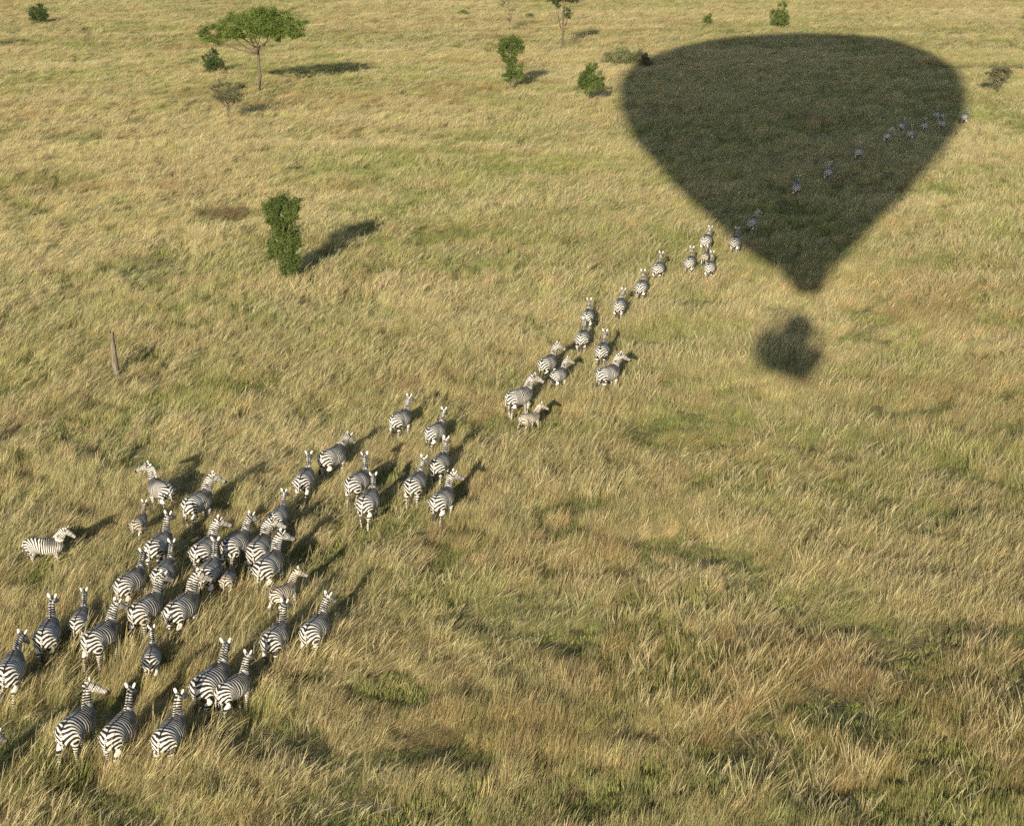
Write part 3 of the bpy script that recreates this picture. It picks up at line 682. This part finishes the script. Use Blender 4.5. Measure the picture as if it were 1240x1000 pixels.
plant(1270, 32, 52, "tree", "leafy tree just beyond the right frame edge, only its shadow in the picture", "tree", lobed([(0, 40, 16, 10), (-6, 28, 12, 8), (8, 26, 10, 8)], 9000, .1, LG, .12), 17)
plant(-38, 62, 44, "tree", "leafy tree just beyond the left frame edge, only its shadow in the picture", "tree", lobed([(0, 34, 14, 8), (-6, 24, 10, 7), (8, 22, 9, 7)], 8000, .09, LG, .12), 18)

# weathered dead trunk standing in the grass
def dead_trunk():
    base = at(141, 459); S = px_per_m(459); root = empty("dead_trunk", (base.x, base.y, -.05)); tag(root, "bare grey broken trunk standing upright in the grass on the left", "dead trunk")
    bm = bmesh.new(); H = 2.0; rnd = random.Random(4); pts = []; rd = []
    for i in range(9):
        t = i / 8; pts.append((.02 - .10 * t + rnd.uniform(-.012, .012), rnd.uniform(-.01, .01), H * t)); rd.append((.17 - .07 * t + rnd.uniform(-.018, .02), .15 - .06 * t + rnd.uniform(-.015, .015)))
    rings = tube(bm, pts, rd, 12)
    for k, v in enumerate(rings[-1]): v.co.z += .09 * math.sin(k * 1.3) - (.10 if k % 3 == 0 else 0)
    for r_ in rings:
        for k, v in enumerate(r_): v.co.x += .014 * math.sin(k * 2.1); v.co.y += .012 * math.cos(k * 2.7)
    for f in bm.faces: f.smooth = True
    me = bpy.data.meshes.new("trunk"); bm.to_mesh(me); bm.free(); mesh_obj("trunk", me, BG, root)
    wood(root, "branch_stub", [((-.05, 0, 1.45), (.10, .03, 1.72), .035, .012, 0)], BG, 9)
dead_trunk()

# ------------------------------------------------------------------ the hot air balloon the picture is taken from (above the frame; its shadow is in it)
def balloon():
    root = empty("hot_air_balloon", (0, -1.0, CAM_H - 1.05)); tag(root, "large hot air balloon hanging above the plain, seen only by its shadow", "balloon")
    U = Vector((.98584, -.16769, 0)); A2 = Vector((.16769, .98584, 0))
    prof = [(2.65, 1.1, .6), (3.2, 1.0, 0.85), (4.02, .9, 1.3), (4.74, 0.6, 2.1), (5.67, 0.35, 3.0), (7.22, 0.2, 4.25), (9.28, 0.0, 5.95), (11.34, -0.15, 7.75), (14.43, -0.3, 10.15), (17.53, -0.45, 12.5), (20.62, -0.5, 14.56), (23.71, -0.6, 16.42), (26.8, -0.7, 17.85), (29.9, -0.8, 19.0), (32.99, -0.8, 19.8), (35.05, -0.65, 20.0), (37.11, -0.5, 19.75), (39.18, -0.35, 19.2), (41.24, 0.0, 18.4), (43.3, 0.25, 17.4), (44.85, 0.6, 16.3), (46.39, 1.0, 14.9), (47.73, 1.5, 13.3), (48.87, 2.0, 11.2), (49.79, 2.6, 9.1), (50.4, 3.2, 6.9), (50.9, 3.5, 3.5), (51.0, 3.5, .5)]
    bm = bmesh.new(); rings = []
    off = Vector((0, 1.0, 1.05))
    for z, cx, r in prof:
        r *= 1 + .06 * max(0, 1 - max(0, z - 8) / 25)
        rings.append([bm.verts.new(off + U * (cx + r * math.cos(a) * (1 + .006 * math.cos(24 * a))) + A2 * (r * math.sin(a)) + Vector((0, 0, z))) for a in [2 * math.pi * k / 96 for k in range(96)]])
    for a, b in zip(rings, rings[1:]):
        for k in range(96): bm.faces.new((a[k], a[(k + 1) % 96], b[(k + 1) % 96], b[k]))
    bm.faces.new(rings[-1])
    for f in bm.faces: f.smooth = True
    me = bpy.data.meshes.new("envelope"); bm.to_mesh(me); bm.free()
    m = bpy.data.materials.new("balloon_fabric"); t = NT(m); tc = t.add("ShaderNodeTexCoord"); n = t.add("ShaderNodeTexNoise"); n.inputs['Scale'].default_value = .3; t.l(tc.outputs['Object'], n.inputs['Vector'])
    d = t.add("ShaderNodeBsdfDiffuse"); t.l(t.mix(n.outputs[0], (.30, .09, .04), (.38, .13, .05)), d.inputs[0]); t.l(d.outputs[0], t.out.inputs[0])
    mesh_obj("envelope", me, m, root)
    # basket: wicker box with padded rim, floor; burner frame on four uprights, burner cans
    bw, bdp, bh = 2.7, 1.5, 1.2; q = -.30; yc = off.y - .42 - bdp / 2
    R = Matrix.Rotation(math.atan2(U.y, U.x), 4, 'Z')
    def boxes(lst, name, mat, par):
        bm = bmesh.new()
        for (cx, cy_, cz, sx, sy, sz, ry) in lst:
            M = Matrix.Translation((cx, cy_, cz)) @ Matrix.Rotation(ry, 4, 'Y') @ Matrix.Diagonal((sx, sy, sz, 1)); e = bmesh.ops.create_cube(bm, size=1, matrix=M)
        bmesh.ops.bevel(bm, geom=bm.edges[:], offset=.02, segments=2, affect='EDGES')
        me = bpy.data.meshes.new(name); bm.to_mesh(me); bm.free(); o = mesh_obj(name, me, mat, par); return o
    wm = bark_mat("wicker", (.16, .09, .04), (.34, .22, .11)); mm = bark_mat("burner_metal", (.3, .3, .3), (.5, .5, .5))
    tlt = .30
    o = boxes([(0, bdp / 2 - .03, bh / 2, bw, .06, bh, 0), (0, -bdp / 2 + .03, bh / 2, bw, .06, bh, 0), (bw / 2 - .03, 0, bh / 2, .06, bdp - .13, bh, 0), (-bw / 2 + .03, 0, bh / 2, .06, bdp - .13, bh, 0), (0, 0, .04, bw - .14, bdp - .14, .08, 0)], "basket", wm, root)
    o.location = (-.22, yc, .05); o.rotation_euler = (0, tlt, R.to_euler().z)
    for v in o.data.vertices:
        k = .70 + .30 * min(1, max(0, v.co.z / (bh * .8))); v.co.x *= k; v.co.y *= k
    rim = boxes([(0, bdp / 2, bh + .05, bw + .1, .14, .10, 0), (0, -bdp / 2, bh + .05, bw + .1, .14, .10, 0), (bw / 2, 0, bh + .05, .14, bdp - .16, .10, 0), (-bw / 2, 0, bh + .05, .14, bdp - .16, .10, 0)], "rim", wm, o)
    fr = boxes([(sx * bw * .42, sy * bdp * .42, bh + .55, .16, .16, .95, -sx * .22) for sx in (-1, 1) for sy in (-1, 1)] + [(0, sy * bdp * .42, bh + 1.0, bw * .74, .08, .08, 0) for sy in (-1, 1)], "burner_frame", mm, o)
    bu = bmesh.new()
    for cx in (-.42, 0, .42):
        for cy_ in (-.2, .2): tube(bu, [(cx, cy_, bh + .40), (cx, cy_, bh + .55), (cx, cy_, bh + 1.62 - abs(cx) * .5)], [.18, .30, .22], 14)
    me = bpy.data.meshes.new("burner"); bu.to_mesh(me); bu.free(); mesh_obj("burner", me, mm, o)
    # rigging from frame to the envelope mouth
    cb = bmesh.new(); Ri = o.rotation_euler.to_matrix()
    for k in range(8):
        a = math.pi * 2 * k / 8; p0 = Vector((math.copysign(.38 * bw, math.cos(a)), math.copysign(.4 * bdp, math.sin(a)), bh + 1.33))
        p1 = Ri.transposed() @ (off + U * (1.0 + .6 * math.cos(a)) + A2 * (.6 * math.sin(a)) + Vector((0, 0, 3.2)) - o.location); tube(cb, [p0, p1], [.012, .012], 5)
    me = bpy.data.meshes.new("cable"); cb.to_mesh(me); cb.free(); mesh_obj("cable", me, mm, o)
    return root, o, yc
ROOT_B, BASK, YC = balloon()

def passenger(x, y, h, rz, label, shirt):
    root_m = bpy.data.meshes.new("person"); bm = bmesh.new()
    J = [((0, 0, .92), .15, .12), ((0, 0, 1.12), .14, .10), ((0, 0, 1.34), .17, .11), ((0, 0, 1.46), .09, .08), ((0, .01, 1.53), .055, .055), ((0, .02, 1.60), .07, .08), ((0, .02, 1.70), .08, .095), ((0, .01, 1.78), .045, .05)]
    vs = [bm.verts.new(j[0]) for j in J]; rr = [(j[1], j[2]) for j in J]
    for a, b in zip(vs, vs[1:]): bm.edges.new((a, b))
    for s in (-1, 1):
        ch = [((s * .19, 0, 1.40), .055), ((s * .25, .05, 1.16), .043), ((s * .22, .28, 1.10), .034), ((s * .20, .36, 1.10), .03)]; p = vs[2]
        for c, r in ch: v = bm.verts.new(c); rr.append((r, r)); bm.edges.new((p, v)); p = v
        ch = [((s * .10, 0, .84), .095), ((s * .11, .02, .48), .06), ((s * .11, 0, .10), .042), ((s * .11, .14, .05), .035)]; p = vs[0]
        for c, r in ch: v = bm.verts.new(c); rr.append((r, r)); bm.edges.new((p, v)); p = v
    bm.to_mesh(root_m); bm.free()
    o = mesh_obj("person", root_m, shirt); md = o.modifiers.new("s", 'SKIN')
    for v, r in zip(root_m.skin_vertices[0].data, rr): v.radius = r
    root_m.skin_vertices[0].data[0].use_root = True
    o.modifiers.new("d", 'SUBSURF').levels = 1
    o.location = (x, y, CAM_H - 1.05 + .1); o.rotation_euler = (0, 0, rz); k = h / 1.82; o.scale = (k, k, k)
    tag(o, label, "person", "passengers standing in the balloon basket")
SH = bark_mat("khaki_cloth", (.25, .2, .12), (.32, .26, .17))
for dx, dy, h, l in ((-1.1, .3, 1.78, "passenger at the front left corner of the balloon basket"), (-.62, .32, 1.92, "tall passenger left of the middle at the basket's front"), (-.15, .3, 1.84, "passenger in the middle of the basket's front side"), (.35, .32, 1.88, "passenger right of the middle at the basket's front"), (.85, .3, 1.74, "short passenger at the front right of the balloon basket"),
                     (-.85, -.35, 1.85, "passenger at the rear left of the balloon basket"), (-.38, -.35, 1.95, "pilot standing under the burner at the rear of the basket"), (.1, -.35, 1.9, "passenger at the middle of the basket's rear side"), (.6, -.35, 1.86, "passenger at the rear right of the balloon basket")):
    passenger(dx - .22, -1.0 + YC + dy, h, 0, l, SH)
